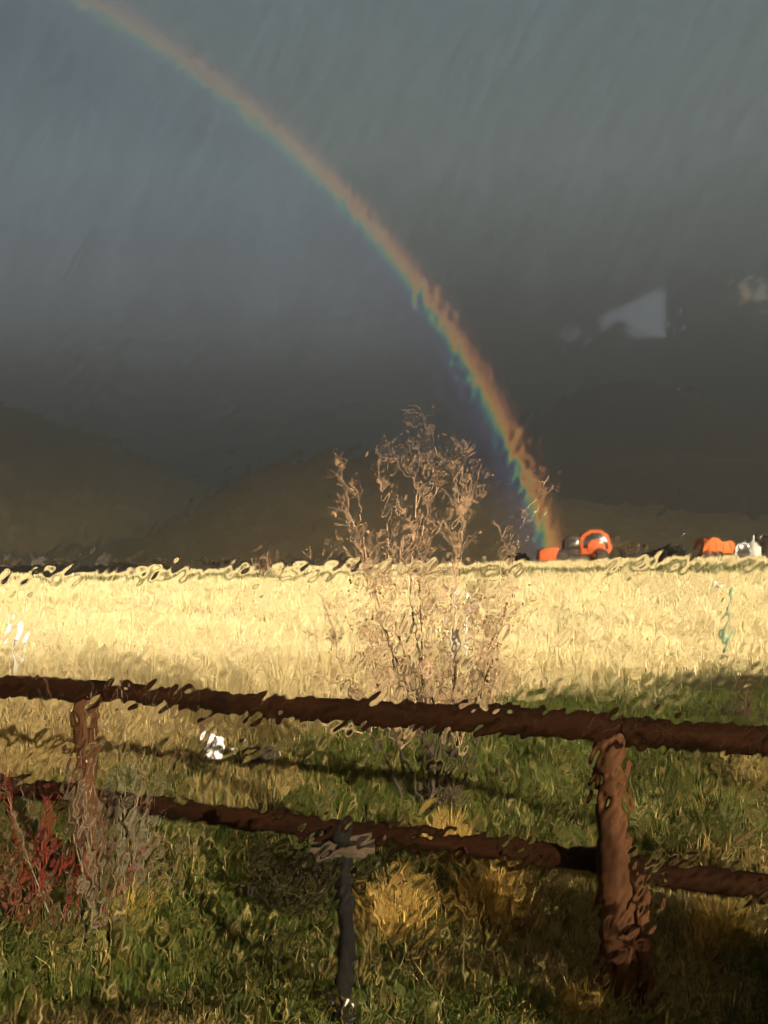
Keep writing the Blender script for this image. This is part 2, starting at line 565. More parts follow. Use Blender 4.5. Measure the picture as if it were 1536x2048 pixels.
# ================================================================== grass
def blades(name, x, y, h, w, tint, lean=0.35, seg=2, sunk=0.02, azb=None):
    """tapered bent blades; tint (n,3)"""
    n = len(x)
    z = ground_z(x, y) - sunk
    az = RNG.uniform(0, 2 * math.pi, n)
    la = RNG.uniform(0, 2 * math.pi, n) if azb is None else azb + RNG.normal(0, 0.9, n)
    lm = np.abs(RNG.normal(0, lean, n)) * h
    wx, wy = np.cos(az) * w / 2, np.sin(az) * w / 2
    lx, ly = np.cos(la) * lm, np.sin(la) * lm
    hz = np.sqrt(np.maximum(h * h - lm * lm * 0.8, (0.3 * h) ** 2))
    P = np.empty((n, 5, 3), np.float32)
    for k, sgn in ((0, -1), (1, 1)):
        P[:, k] = np.stack([x + sgn * wx, y + sgn * wy, z], 1)
    for k, sgn in ((2, 1), (3, -1)):
        P[:, k] = np.stack([x + sgn * wx * 0.75 + lx * 0.32, y + sgn * wy * 0.75 + ly * 0.32, z + hz * 0.58], 1)
    P[:, 4] = np.stack([x + lx, y + ly, z + hz], 1)
    b = np.arange(n) * 5
    F = np.concatenate([np.stack([b, b + 1, b + 2], 1), np.stack([b, b + 2, b + 3], 1), np.stack([b + 3, b + 2, b + 4], 1)])
    me = np_mesh(name, P.reshape(-1, 3), F)
    T = np.repeat(tint[:, None, :], 5, 1)
    set_col(me, 'tint', T.reshape(-1, 3))
    return me


def sow(n, y0, y1, margin, power=1.0):
    """points in the wedge the window looks over, denser near"""
    uu = RNG.uniform(0, 1, n)
    y = (y0 ** power + uu * (y1 ** power - y0 ** power)) ** (1 / power)
    x = RNG.uniform(-1, 1, n) * (0.42 * y + margin)
    return x, y


def tints(s, n, y=None):
    """mixed green, olive and dry blades; dry blades are darker and browner near, paler further out"""
    g = np.array([0.066, 0.086, 0.0120]); g2 = np.array([0.032, 0.060, 0.009]); o = np.array([0.125, 0.120, 0.024])
    k = RNG.uniform(0, 1, (n, 1)); q = RNG.uniform(0, 1, (n, 1))
    f = np.zeros((n, 1)) if y is None else smoothstep(9.0, 21.0, y)[:, None]
    st1 = np.array([0.32, 0.225, 0.075]) * (1 - f) + np.array([0.80, 0.69, 0.40]) * f
    st2 = np.array([0.20, 0.13, 0.045]) * (1 - f) + np.array([0.74, 0.62, 0.34]) * f
    st3 = np.array([0.42, 0.32, 0.13]) * (1 - f) + np.array([0.88, 0.81, 0.54]) * f
    green = np.where(q < 0.25, g2 + (g - g2) * k, np.where(q < 0.7, g * (0.7 + 0.6 * k), g + (o - g) * k))
    dry = np.where(q < 0.3, st2 * (0.7 + 0.5 * k), np.where(q < 0.75, st1 * (0.8 + 0.3 * k), st3 * (0.85 + 0.15 * k)))
    pick = RNG.uniform(0, 1, n) < s
    return np.where(pick[:, None], dry, green), pick


# short grass on the near lawn
n = 210000
x, y = sow(n, 3.4, 15.0, 1.0, 1.2)
s = straw(x, y)
keep = RNG.uniform(0, 1, n) > s * 0.35
x, y, s = x[keep], y[keep], s[keep]
tn, pk = tints(s, len(x), y)
tuftn = vnoise(x * 2.2, y * 2.2, 15)
h = (0.07 + 0.14 * tuftn) * RNG.uniform(0.6, 1.35, len(x)) * np.where(pk, 1.25, 1.0)
me = blades('lawn_grass', x, y, h, RNG.uniform(0.005, 0.010, len(x)), tn, lean=0.5)
tag(link('lawn_grass', me, M['blade']), 'short green and straw coloured grass around the log fence', 'grass', kind='stuff')
# tall dry grass of the field
n = 330000
x, y = sow(n, 8.0, 86.0, 2.0, 0.75)
s = straw(x, y)
keep = RNG.uniform(0, 1, n) < np.clip(s * 1.2 - 0.1, 0.0, 1)
strip = (y > 52) & (y < 68)
keep |= strip & (RNG.uniform(0, 1, n) < 0.8)
x, y, s = x[keep], y[keep], s[keep]
tn, pk = tints(np.clip(s * 1.15, 0, 0.97), len(x), y)
h = (0.28 + 0.40 * vnoise(x * 0.6, y * 0.6, 17)) * RNG.uniform(0.6, 1.25, len(x)) * (0.55 + 0.45 * smoothstep(0, 5, y - np.interp(x, BX, BY))) * (1 - 0.35 * smoothstep(45, 75, y))
w = RNG.uniform(0.007, 0.013, len(x)) * np.clip(y / 14.0, 1.0, 5.0)
me = blades('field_grass', x, y, h, w, tn, lean=0.45)
tag(link('field_grass', me, M['blade']), 'tall golden dry grass of the sunlit field', 'grass', kind='stuff')


def tuft(label, px, py, n, rad, hgt, dry, lean=0.45, group='dry grass tufts on the lawn'):
    p = at_ground(px, py)
    a = RNG.uniform(0, 2 * math.pi, n)
    r = np.minimum(np.abs(RNG.normal(0, 0.55, n)), RNG.uniform(0.9, 1.1, n)) * rad
    x, y = np.cos(a) * r, np.sin(a) * r
    tn, _ = tints(np.full(n, dry), n)
    tn = np.clip(tn * np.array([1.45, 1.32, 1.0]), 0, 0.85)
    hh = hgt * RNG.uniform(0.55, 1.15, n) * (1 - 0.35 * np.clip(r / rad, 0, 1))
    x, y = x + p.x, y + p.y
    me = blades('dry_grass_tuft', x, y, hh, RNG.uniform(0.005, 0.009, n), tn, lean=lean, azb=a)
    co = np.empty(len(me.vertices) * 3, np.float32)
    me.vertices.foreach_get('co', co)
    co = co.reshape(-1, 3) - np.array([p.x, p.y, p.z], np.float32)
    me.vertices.foreach_set('co', co.ravel())
    o = link('dry_grass_tuft', me, M['blade'])
    o.location = p
    return tag(o, label, 'grass tuft', group)


def at_ground(px, py):
    D = 2.1 * 1970 / max(py - 1110, 8)
    for _ in range(30):
        p = at(px, py, D)
        d = ray(px, py)
        D += (p.z - gz(p.x, p.y)) / max(0.02, -d.z) * d.y * 0.7
        D = min(max(D, 1.0), 120)
    p = at(px, py, D)
    p.z = gz(p.x, p.y)
    return p


tuft('golden dry grass tuft under the lower rail, just right of the dark stake', 800, 1870, 420, 0.22, 0.42, 0.96)
tuft('golden dry grass tuft leaning right between the dark stake and the right post', 985, 1850, 480, 0.24, 0.46, 0.96)
tuft('pale dry grass tuft at the foot of the right fence post', 1165, 2070, 420, 0.12, 0.26, 0.95)
tuft('dry grass tuft under the lower rail right of the right post', 1450, 1900, 460, 0.23, 0.34, 0.75)
tuft('dry grass tuft beside the left fence post', 250, 1850, 260, 0.22, 0.28, 0.45)
tuft('orange brown dry grass tuft behind the lower rail under the bare shrub', 890, 1720, 260, 0.22, 0.45, 0.97)

# ================================================================== log fence
LP, RP = Vector((-1.785, 6.0)), Vector((1.115, 4.70))
fd = (RP - LP)
fdir = fd.normalized()
fnorm = Vector((fdir.y, -fdir.x))               # towards the camera
if fnorm.y > 0:
    fnorm = -fnorm
fence = empty('log_fence', (LP.x, LP.y, gz(LP.x, LP.y)))
fo = Vector((LP.x, LP.y, gz(LP.x, LP.y)))
tag(fence, 'brown round log fence with two rails crossing the grass', 'fence')


def post(base, top, r):
    mb = MB()
    n = 26
    pts, rad = [], []
    for i in range(n):
        f = i / (n - 1)
        p = base.lerp(top, f)
        pts.append(p - fo)
        rad.append(r * (1.05 - 0.12 * f + 0.05 * math.sin(f * 9 + r * 50)))
    rad[-1] *= 0.86
    mb.tube(pts, rad, 18, wob=0.035)
    return mb.build('post', M['post_wood'], fence, angle=50)


def post_at(p2, tilt=(0, 0), r=0.088, top=1.24):
    z = gz(p2.x, p2.y)
    return post(Vector((p2.x, p2.y, z - 0.35)), Vector((p2.x + tilt[0], p2.y + tilt[1], top)), r)


P0, P3 = LP - fd, RP + fd
post_at(LP, (-0.02, 0.0), 0.078, 1.235)
post_at(RP, (-0.055, 0.0), 0.082, 1.24)
post_at(P0)
post_at(P3)


def rail(a, b, r0, r1, seed):
    """a log whose own X axis runs along its length, so the fibres follow it"""
    random.seed(seed)
    L = (b - a).length
    mb = MB()
    n = 30
    pts, rad = [], []
    for i in range(n):
        f = i / (n - 1)
        pts.append(Vector((f * L, 0.012 * math.sin(f * 5 + seed), 0.012 * math.sin(f * 4 + seed * 2) - 0.010 * math.sin(f * math.pi))))
        rad.append((r0 + (r1 - r0) * f) * (1 + 0.03 * math.sin(f * 23 + seed) + random.uniform(-0.025, 0.025)))
    rad[0] *= 0.93
    rad[-1] *= 0.93
    mb.tube(pts, rad, 18, wob=0.02)
    # knots and the stubs of cut branches
    for k in range(5):
        f = random.uniform(0.06, 0.94)
        t = random.uniform(0, 6.28)
        d = Vector((0.3, math.cos(t), math.sin(t))).normalized()
        c = Vector((f * L, 0, 0))
        rr = r0 + (r1 - r0) * f
        mb.tube([c + d * rr * 0.7, c + d * rr * 1.02, c + d * rr * 1.14], [0.026, 0.021, 0.012], 8, wob=0.1)
    o = mb.build('rail', M['rail_wood'], fence, angle=50)
    o.location = a - fo
    q = (b - a).normalized().to_track_quat('X', 'Z')
    o.rotation_euler = q.to_euler()
    return o


def on(p2, off, z):
    q = p2 + fnorm * off
    return Vector((q.x, q.y, z))


# top rails rest on the post heads, butting near the posts
J1 = LP + fdir * 0.20
J2 = RP + fdir * 0.02
rail(on(P0, 0.01, 1.31), on(J1 - fdir * 0.004, 0.01, 1.29), 0.063, 0.067, 1)
rail(on(J1 + fdir * 0.004, 0.01, 1.292), on(J2 - fdir * 0.004, 0.01, 1.272), 0.061, 0.070, 2)
rail(on(J2 + fdir * 0.004, 0.01, 1.275), on(P3, 0.01, 1.27), 0.069, 0.064, 3)
# lower rails are fixed to the far side of the posts
MB().tube([Vector((RP.x + 0.105, RP.y - 0.03, gz(RP.x, RP.y) - 0.15)) - fo, Vector((RP.x + 0.095, RP.y - 0.03, 0.28)) - fo, Vector((RP.x + 0.075, RP.y - 0.03, 0.60)) - fo],
          [0.040, 0.038, 0.032], 12, wob=0.04).build('brace', M['post_wood'], fence, angle=50)
rail(on(P0, -0.135, 0.63), on(LP - fdir * 0.16, -0.135, 0.62), 0.055, 0.058, 4)
rail(on(LP - fdir * 0.13, -0.14, 0.62), on(RP + fdir * 0.10, -0.14, 0.60), 0.052, 0.058, 5)
rail(on(RP + fdir * 0.14, -0.14, 0.59), on(P3, -0.14, 0.57), 0.058, 0.055, 6)
random.seed(77)


# ================================================================== bare shrubs
def grow(mb_thick, mb_fine, p, d, L, r, depth, bend=0.25, up=0.15, tips=None):
    n = 5
    pts, rad = [p], [r]
    for i in range(n):
        d = (d + Vector((random.gauss(0, bend), random.gauss(0, bend), random.gauss(0, bend) + up)) * 0.5).normalized()
        p = p + d * (L / n)
        pts.append(p)
        rad.append(max(0.0016, r * (1 - 0.55 * (i + 1) / n)))
    (mb_thick if r > 0.0075 else mb_fine).tube(pts, rad, 5 if r > 0.0075 else 3, cap=False)
    if tips is not None and depth <= 1:
        tips.append((pts[-1], d))
        tips.append((pts[3], d))
    if depth <= 0:
        return
    k = random.choice((2, 3, 3, 4))
    for j in range(k):
        q = pts[random.randint(2, n)]
        nd = (d + Vector((random.gauss(0, 0.55), random.gauss(0, 0.55), random.gauss(0.05, 0.35)))).normalized()
        grow(mb_thick, mb_fine, q, nd, L * random.uniform(0.45, 0.75), max(0.002, r * random.uniform(0.45, 0.65)), depth - 1, bend, up, tips)


def bud_leaves(tips, size, rng=0.05, k=3):
    """dry curled leaves and seed heads hanging on the twig ends"""
    V, F = [], []
    for p, d in tips:
        for _ in range(k):
            q = p + Vector((random.gauss(0, rng), random.gauss(0, rng), random.gauss(0, rng)))
            a = Vector((random.gauss(0, 1), random.gauss(0, 1), random.gauss(0, 1))).normalized()
            b = a.cross(Vector((random.gauss(0, 1), random.gauss(0, 1), random.gauss(0, 1)))).normalized()
            s = size * random.uniform(0.5, 1.3)
            c = a.cross(b)
            i = len(V)
            V += [tuple(q), tuple(q + a * s * 0.5 + b * s * 0.35 + c * s * 0.1), tuple(q + a * s), tuple(q + a * s * 0.5 - b * s * 0.35 + c * s * 0.1)]
            F.append((i, i + 1, i + 2, i + 3))
    return np.array(V), np.array(F)


M['dry_leaf'] = simple('dry_curled_leaf', (0.19, 0.115, 0.062), 0.8, var=0.5, scale=9)
random.seed(5)
sb = at_ground(895, 1618)
shrub = empty('bare_shrub', sb)
tag(shrub, 'tall leafless shrub with pale twigs behind the middle of the log fence', 'shrub')
thick, fine, tips = MB(), MB(), []
sc_ = sb.y / 1970.0                               # metres per photo pixel at the shrub
stems = [(760, 960, .55), (700, 985, .5), (715, 1030, .5), (830, 915, .6), (870, 905, .6), (930, 955, .6), (905, 1000, .6), (975, 1180, .5), (1052, 1020, .45),
         (1000, 1130, .5), (740, 1180, .5), (640, 1190, .4), (800, 1080, .6), (850, 1150, .6), (880, 1190, .6), (950, 1210, .55), (770, 1250, .5), (985, 1290, .5)]
for i, (px, py, w) in enumerate(stems):
    tip = Vector(((px - 895) * sc_, random.uniform(-0.45, 0.45), (1618 - py) * sc_))
    base = Vector((0.12 * tip.x + random.uniform(-0.22, 0.16), random.uniform(-0.15, 0.15), -0.02))
    n = 12
    pts, rad = [], []
    r0 = random.uniform(0.009, 0.016)
    wv = random.uniform(0, 6)
    for k in range(n + 1):
        f = k / n
        q = base.lerp(tip, f)
        q.x += 0.09 * math.sin(f * math.pi) * (1 if tip.x > 0 else -1) + 0.025 * math.sin(f * 11 + wv)
        q.y += 0.03 * math.sin(f * 9 + wv * 2)
        pts.append(q)
        rad.append(r0 * (1 - 0.82 * f) + 0.0015)
    half = 7
    thick.tube(pts[:half + 1], rad[:half + 1], 6, cap=False)
    fine.tube(pts[half:], rad[half:], 4, cap=False)
    for k in range(random.randint(11, 14)):
        j = random.randint(4, n)
        nd = ((pts[j] - pts[j - 1]).normalized() + Vector((random.gauss(0, 0.6), random.gauss(0, 0.6), random.gauss(0.1, 0.35)))).normalized()
        grow(thick, fine, pts[j], nd, random.uniform(0.16, 0.38) * (1.25 - 0.5 * j / n), 0.0058 * (1.2 - 0.6 * j / n), 2, 0.18, 0.10, tips)
thick.build('stem', M['twig_dark'], shrub)
fine.build('twigs', M['twig_pale'], shrub)['kind'] = 'stuff'
V, F = bud_leaves([tp_ for tp_ in tips if random.random() < (0.65 if tp_[0].z < 1.9 else 0.14)], 0.034, 0.03, 1)
lf = link('dry_leaves', np_mesh('dry_leaves', V, F, False), M['dry_leaf'], shrub)
lf['kind'] = 'stuff'


def stalks(name, label, cat, base, n, spread, hgt, material, r=0.004, lean=(0, 0), branch=2, material2=None, seed=1, group=None, leaf=None):
    random.seed(seed)
    root = empty(name, base)
    tag(root, label, cat, group)
    a, b, tips = MB(), MB(), []
    for i in range(n):
        ang = random.uniform(0, 6.28)
        rr = spread * abs(random.gauss(0, 0.5))
        p = Vector((math.cos(ang) * rr * 0.5, math.sin(ang) * rr * 0.5, -0.02))
        L = hgt * random.uniform(0.55, 1.08)
        d = Vector((math.cos(ang) * rr * 0.8 + lean[0], math.sin(ang) * rr * 0.8 + lean[1], L)).normalized()
        tgt = a if (material2 is None or i % 3) else b
        m_ = 7
        pts, rad = [p], [r]
        for k in range(m_):
            d = (d + Vector((random.gauss(0, 0.07), random.gauss(0, 0.07), 0.02))).normalized()
            p = p + d * (L / m_)
            pts.append(p)
            rad.append(r * (1 - 0.75 * (k + 1) / m_) + 0.0012)
        tgt.tube(pts, rad, 4, cap=False)
        tips.append((p, d))
        for _ in range(branch):
            q = pts[random.randint(2, m_ - 1)]
            nd = (d + Vector((random.gauss(0, 0.35), random.gauss(0, 0.35), 0.1))).normalized()
            l2 = L * random.uniform(0.2, 0.45)
            mid = q + nd * l2 * 0.5 + Vector((random.gauss(0, 0.01), random.gauss(0, 0.01), 0.01))
            tgt.tube([q, mid, q + nd * l2 + Vector((0, 0, 0.02))], [r * 0.5, r * 0.4, 0.0012], 3, cap=False)
            tips.append((q + nd * l2, nd))
    a.build('stems', material, root)['kind'] = 'stuff'
    if b.v:
        b.build('dead_stems', material2, root)['kind'] = 'stuff'
    if leaf:
        V, F = bud_leaves(tips, leaf[0], leaf[1], leaf[2])
        link('leaves', np_mesh('leaves', V, F, False), M['dry_leaf'], root)['kind'] = 'stuff'
    return root


stalks('red_stemmed_shrub', 'shrub of thin bright red stems left of the left fence post', 'shrub', at_ground(30, 1860), 13, 0.50, 0.86, M['twig_red'], 0.0050, (0.03, 0), 3, M['twig_brown'], 3)
stalks('red_stemmed_shrub', 'brown and red twiggy shrub between the red stems and the left post', 'shrub', at_ground(80, 1850), 28, 0.70, 0.72, M['twig_brown'], 0.0045, (0, 0), 3, M['twig_red'], 4)
stalks('dry_weed', 'tall grey dry weed stalks standing in front of the left fence post', 'weed', at_ground(195, 1880), 17, 0.38, 1.46, M['twig_grey'], 0.0035, (0.04, 0), 3, M['twig_brown'], 5, leaf=(0.02, 0.02, 1))
stalks('dry_weed', 'short grey dry weed just right of the left fence post', 'weed', at_ground(262, 1800), 26, 0.40, 0.85, M['twig_grey'], 0.003, (0.05, 0), 3, M['twig_grey'], 6)
stalks('small_bush', 'small dark twiggy bush in the grass above the right rail end', 'bush', at_ground(1480, 1455), 30, 0.5, 0.55, M['twig_dark'], 0.006, (0, 0), 4, M['twig_brown'], 7)
M['leaf_dark'] = simple('dark_evergreen_leaf', (0.016, 0.015, 0.005), 0.95, var=0.6, scale=9, spec=0.02)
_dl, M['dry_leaf'] = M['dry_leaf'], M['leaf_dark']
stalks('low_dark_bush', 'low dark green bush under the lower rail left of the bird table', 'bush', at_ground(628, 1815), 70, 0.66, 0.36, M['twig_dark'], 0.004, (0, 0), 4, None, 10, leaf=(0.035, 0.035, 4))
M['dry_leaf'] = _dl
stalks('shade_shrub', 'brown twiggy shrub added out of view on the right to shade the grass', 'shrub', Vector((3.45, 1.70, gz(3.45, 1.70))), 250, 1.25, 0.90, M['twig_brown'], 0.007, (0, 0), 5, M['twig_dark'], 9, leaf=(0.09, 0.07, 6))  # unseen shrub, added to cast shade on the lower right grass
stalks('pale_dead_bush', 'small pale dead bush on the far edge of the golden field', 'bush', at_ground(528, 1152), 26, 1.2, 1.7, M['twig_pale'], 0.035, (0.35, 0), 3, M['twig_brown'], 8)


# ================================================================== small things in the grass
def stake(name, label, cat, px, py_base, py_top, r, body, cap_mat=None, lean=0.0, cap_h=0.12, group=None, cap_r=1.6):
    p = at_ground(px, py_base)
    H = (py_base - py_top) / 1970 * p.y
    root = empty(name, p)
    tag(root, label, cat, group)
    mb = MB()
    top = H - (cap_h if cap_mat else 0)
    mb.tube([(0, 0, -0.2), (lean * 0.2, 0, top * 0.4), (lean * 0.6, 0.01, top * 0.75), (lean, 0, top)], [r, r, r * 0.97, r * 0.95], 10, wob=0.03)
    mb.build('shaft', body, root)
    if cap_mat:
        MB().lathe([(r * 1.1, 0), (r * cap_r, 0.01), (r * cap_r, cap_h * 0.8), (r * cap_r * 0.6, cap_h)], (lean, 0, top + 0.001), 'Z', 12).build('cap', cap_mat, root)
    return root


stake('marker_post', 'grey post with a white cap at the left edge of the field', 'post', 30, 1392, 1240, 0.045, M['grey_post'], M['white_plastic'], 0.02, 0.30, None, 1.75)
stake('marker_stake', 'left of the two white tipped stakes among the bare shrub twigs', 'stake', 905, 1345, 1178, 0.020, M['white_plastic'], M['white_plastic'], 0.06, 0.12, 'white tipped stakes behind the shrub', 2.0)
stake('marker_stake', 'right of the two white tipped stakes among the bare shrub twigs', 'stake', 932, 1348, 1188, 0.020, M['white_plastic'], M['white_plastic'], 0.03, 0.12, 'white tipped stakes behind the shrub', 2.0)
stake('green_rod', 'thin bent green rod standing in the right part of the field', 'rod', 1448, 1330, 1175, 0.030, M['teal'], None, 0.17)

# white plastic guard tubes round young plants behind the lower rail
for (px, py, hpx, rr, lean_, lab) in ((414, 1528, 58, 0.034, 0.045, 'tall white plant guard tube behind the left lower rail, leftmost of three'),
                                      (431, 1530, 54, 0.040, 0.040, 'wide white plant guard tube behind the left lower rail, middle of three'),
                                      (456, 1530, 28, 0.016, 0.050, 'short thin white plant guard tube behind the left lower rail, rightmost of three')):
    p = at_ground(px, py)
    hh = hpx / 1970 * p.y
    root = empty('plant_guard', p)
    tag(root, lab, 'plant guard', 'white plant guards in the grass')
    mb = MB()
    mb.tube([(0, 0, -0.02), (lean_ * 0.5, 0, hh * 0.5), (lean_, 0, hh * 0.93), (lean_ * 1.08, 0, hh)], [rr, rr * 0.98, rr, rr * 1.1], 14, cap=False)
    mb.tube([(0, 0, -0.02), (lean_ * 0.5, 0, hh * 0.5), (lean_, 0, hh * 0.93), (lean_ * 1.08, 0, hh)], [rr * 0.9, rr * 0.88, rr * 0.9, rr * 1.09], 14, cap=False)
    mb.build('tube', M['white_plastic'], root)
    MB().tube([(0, 0, -0.05), (lean_ * 0.5, 0.004, hh * 0.5), (lean_ * 1.2, 0, hh * 1.25)], [0.006, 0.005, 0.003], 6).build('sapling_stem', M['twig_brown'], root)

# white bucket far out in the field
p = at_ground(1437, 1195)
bk = empty('white_bucket', p + Vector((0, 0, 0.25)))
tag(bk, 'small white bucket standing out in the golden field on the right', 'bucket')
MB().lathe([(0.15, -0.25), (0.20, 0.20), (0.215, 0.205), (0.215, 0.24), (0.19, 0.242), (0.15, 0.05)], (0, 0, 0.1), 'Z', 20).build('body', M['white_plastic'], bk)
MB().tube([(-0.21, 0, 0.32), (-0.16, -0.05, 0.46), (0, -0.07, 0.52), (0.16, -0.05, 0.46), (0.21, 0, 0.32)], 0.008, 6).build('handle', M['dark_metal'], bk)


def boulder(label, px, py, size, material, seed, group):
    random.seed(seed)
    p = at_ground(px, py)
    bm = bmesh.new()
    bmesh.ops.create_icosphere(bm, subdivisions=3, radius=1.0)
    o1 = Vector((random.uniform(0, 50), random.uniform(0, 50), 0))
    for v_ in bm.verts:
        from mathutils import noise
        k = 1 + 0.30 * noise.noise(v_.co * 1.3 + o1) + 0.14 * noise.noise(v_.co * 3.1 + o1)
        v_.co = Vector((v_.co.x * size[0] * k, v_.co.y * size[1] * k, v_.co.z * size[2] * k))
    mb = MB()
    mb.take(bm)
    o = mb.build('field_stone', material, None)
    o.location = p + Vector((0, 0, size[2] * 0.5))
    return tag(o, label, 'stone', group)


boulder('grey field stone in the grass right of the white plant guards', 530, 1535, (0.17, 0.13, 0.13), M['stone_grey'], 4, 'stones in the grass')

# dark stake carrying a small slab of pale wood (bird table)
p = at_ground(690, 2075)
bt = empty('bird_table', p)
tag(bt, 'dark bird table on a thin black stake in the foreground', 'bird table')
mb = MB()
mb.tube([(0, 0, -0.2), (-0.01, 0, 0.2), (0.012, 0, 0.45), (-0.008, 0, 0.65), (0.0, 0, 0.80)], [0.040, 0.042, 0.036, 0.034, 0.032], 10, wob=0.08)
mb.build('stake', M['black_iron'], bt)
mb = MB().box((-0.15, -0.10, 0.80), (0.13, 0.10, 0.818), 0.004)
mb.build('tray', M['stone_grey'], bt, angle=40)
for i, (x0, x1, y0) in enumerate(((-0.15, 0.13, -0.10), (-0.15, 0.13, 0.084))):
    MB().box((x0, y0, 0.8185), (x1, y0 + 0.016, 0.842), 0.003).build('tray_edge', M['stone'], bt, angle=40)
MB().tube([(-0.02, 0, 0.823), (-0.025, 0, 0.86), (-0.01, 0, 0.90), (0.015, 0, 0.925)], [0.035, 0.045, 0.038, 0.015], 10, wob=0.12).build('finial', M['black_iron'], bt)
MB().box((0.0, -0.051, 0.15), (0.022, -0.045, 0.185), 0.002).build('tag_plate', M['grey_paint'], bt)


# ================================================================== machines at the far side of the field
def wheel(parent, c, r, w, rim):
    prof = [(r * 0.55, -w / 2), (r * 0.93, -w / 2), (r, -w * 0.3), (r, w * 0.3), (r * 0.93, w / 2), (r * 0.55, w / 2)]
    wh = MB().lathe(prof, (0, 0, 0), 'Y', 24).build('wheel', M['rubber'], parent, angle=40)
    wh.location = c
    MB().lathe([(r * 0.2, -w / 2 - 0.02), (r * 0.56, -w / 2 - 0.01), (r * 0.56, w / 2 + 0.01), (r * 0.2, w / 2 + 0.02)], (0, 0, 0), 'Y', 20).build('rim', rim, wh, angle=40)
    return wh


DL = 87.0
p = at(1145, 1118, DL)
zl = p.z - 0.35
ld = empty('wheel_loader', (p.x, DL, zl))
tag(ld, 'orange wheel loader with dark cab at the foot of the rainbow', 'loader')
k = DL / 1970


def X(px):
    return (px - 1145) * k


def Z(py):
    return EYE + (1110 - py) * k - zl


# rear body: rounded orange hood with a dark window band
arc = [(X(1156), Z(1110))] + [(X(1187) + math.cos(a) * X(1145 + 32), Z(1086) + math.sin(a) * X(1145 + 27)) for a in [math.pi * (1 - q / 10) for q in range(11)]] + [(X(1219), Z(1110))]
hood = MB().prism(arc, -0.95, 0.95, 0.10).build('engine_hood', M['loader_paint'], ld, angle=50)
MB().prism([(X(1162), Z(1097)), (X(1162), Z(1084)), (X(1169), Z(1072)), (X(1180), Z(1066)), (X(1194), Z(1066)), (X(1205), Z(1073)), (X(1211), Z(1084)), (X(1211), Z(1097))], -0.99, -0.94, 0.01).build('window_band', M['cab_glass'], hood)
MB().prism([(X(1172), Z(1104)), (X(1172), Z(1086)), (X(1180), Z(1080)), (X(1196), Z(1081)), (X(1203), Z(1090)), (X(1203), Z(1104))], -1.05, -0.985, 0.01).build('engine_cover', M['loader_paint'], hood)
MB().lathe([(0.09, 0), (0.13, 0.03), (0.13, 0.10)], (X(1196), -1.12, Z(1087)), 'Y', 16).build('headlight', M['lamp_white'], hood)
cabm = MB().prism([(X(1126), Z(1112)), (X(1128), Z(1082)), (X(1138), Z(1074)), (X(1157), Z(1073)), (X(1160), Z(1112))], -0.75, 0.75, 0.06).build('cab', M['dark_metal'], ld, angle=40)
MB().prism([(X(1131), Z(1098)), (X(1133), Z(1083)), (X(1153), Z(1079)), (X(1154), Z(1098))], -0.80, -0.752, 0.01).build('window', M['cab_glass'], cabm)
MB().box((X(1075), -0.45, Z(1126)), (X(1215), 0.45, Z(1110)), 0.05).build('chassis', M['dark_metal'], ld, angle=40)
for yy in (-0.6, 0.6):
    MB().prism([(X(1105), Z(1112)), (X(1112), Z(1100)), (X(1135), Z(1096)), (X(1136), Z(1101)), (X(1117), Z(1106)), (X(1110), Z(1116))], yy - 0.08, yy + 0.08, 0.02).build('loader_arm', M['loader_paint'], ld, angle=40)
MB().prism([(X(1074), Z(1120)), (X(1076), Z(1104)), (X(1088), Z(1097)), (X(1112), Z(1095)), (X(1117), Z(1108)), (X(1112), Z(1120))], -1.2, 1.2, 0.04).build('bucket', M['loader_paint'], ld, angle=40)
for (px, yy) in ((1122, -0.95), (1122, 0.95), (1198, -0.95), (1198, 0.95)):
    wheel(ld, (X(px), yy * 1.12, 0.62), 0.62, 0.42, M['dark_metal'])

# dump truck
p = at(1440, 1112, 90)
zt = p.z - 0.45
tk = empty('dump_truck', (p.x, 90.0, zt))
tag(tk, 'orange dump truck with white cab at the far right field edge', 'truck')
k2 = 90 / 1970


def X2(px):
    return (px - 1440) * k2


def Z2(py):
    return EYE + (1110 - py) * k2 - zt


MB().prism([(X2(1398), Z2(1108)), (X2(1402), Z2(1082)), (X2(1418), Z2(1076)), (X2(1460), Z2(1084)), (X2(1458), Z2(1108))], -1.1, 1.1, 0.05).build('dump_bed', M['orange'], tk, angle=40)
for q in range(4):
    px = 1410 + q * 14
    MB().box((X2(px), -1.16, Z2(1106)), (X2(px + 2.2), -1.10, Z2(1086)), 0.01).build('bed_rib', M['orange'], tk)
cb = MB().prism([(X2(1462), Z2(1112)), (X2(1463), Z2(1092)), (X2(1470), Z2(1086)), (X2(1487), Z2(1088)), (X2(1492), Z2(1100)), (X2(1494), Z2(1112))], -1.0, 1.0, 0.06).build('cab', M['white_paint'], tk, angle=40)
MB().prism([(X2(1473), Z2(1100)), (X2(1474), Z2(1089)), (X2(1485), Z2(1090)), (X2(1490), Z2(1100))], -1.03, -0.99, 0.01).build('window', M['cab_glass'], cb)
MB().box((X2(1400), -0.5, 0.55), (X2(1494), 0.5, 0.80), 0.03).build('chassis', M['dark_metal'], tk)
for px in (1412, 1428, 1480):
    for yy in (-0.95, 0.95):
        wheel(tk, (X2(px), yy, 0.5), 0.5, 0.32, M['dark_metal'])

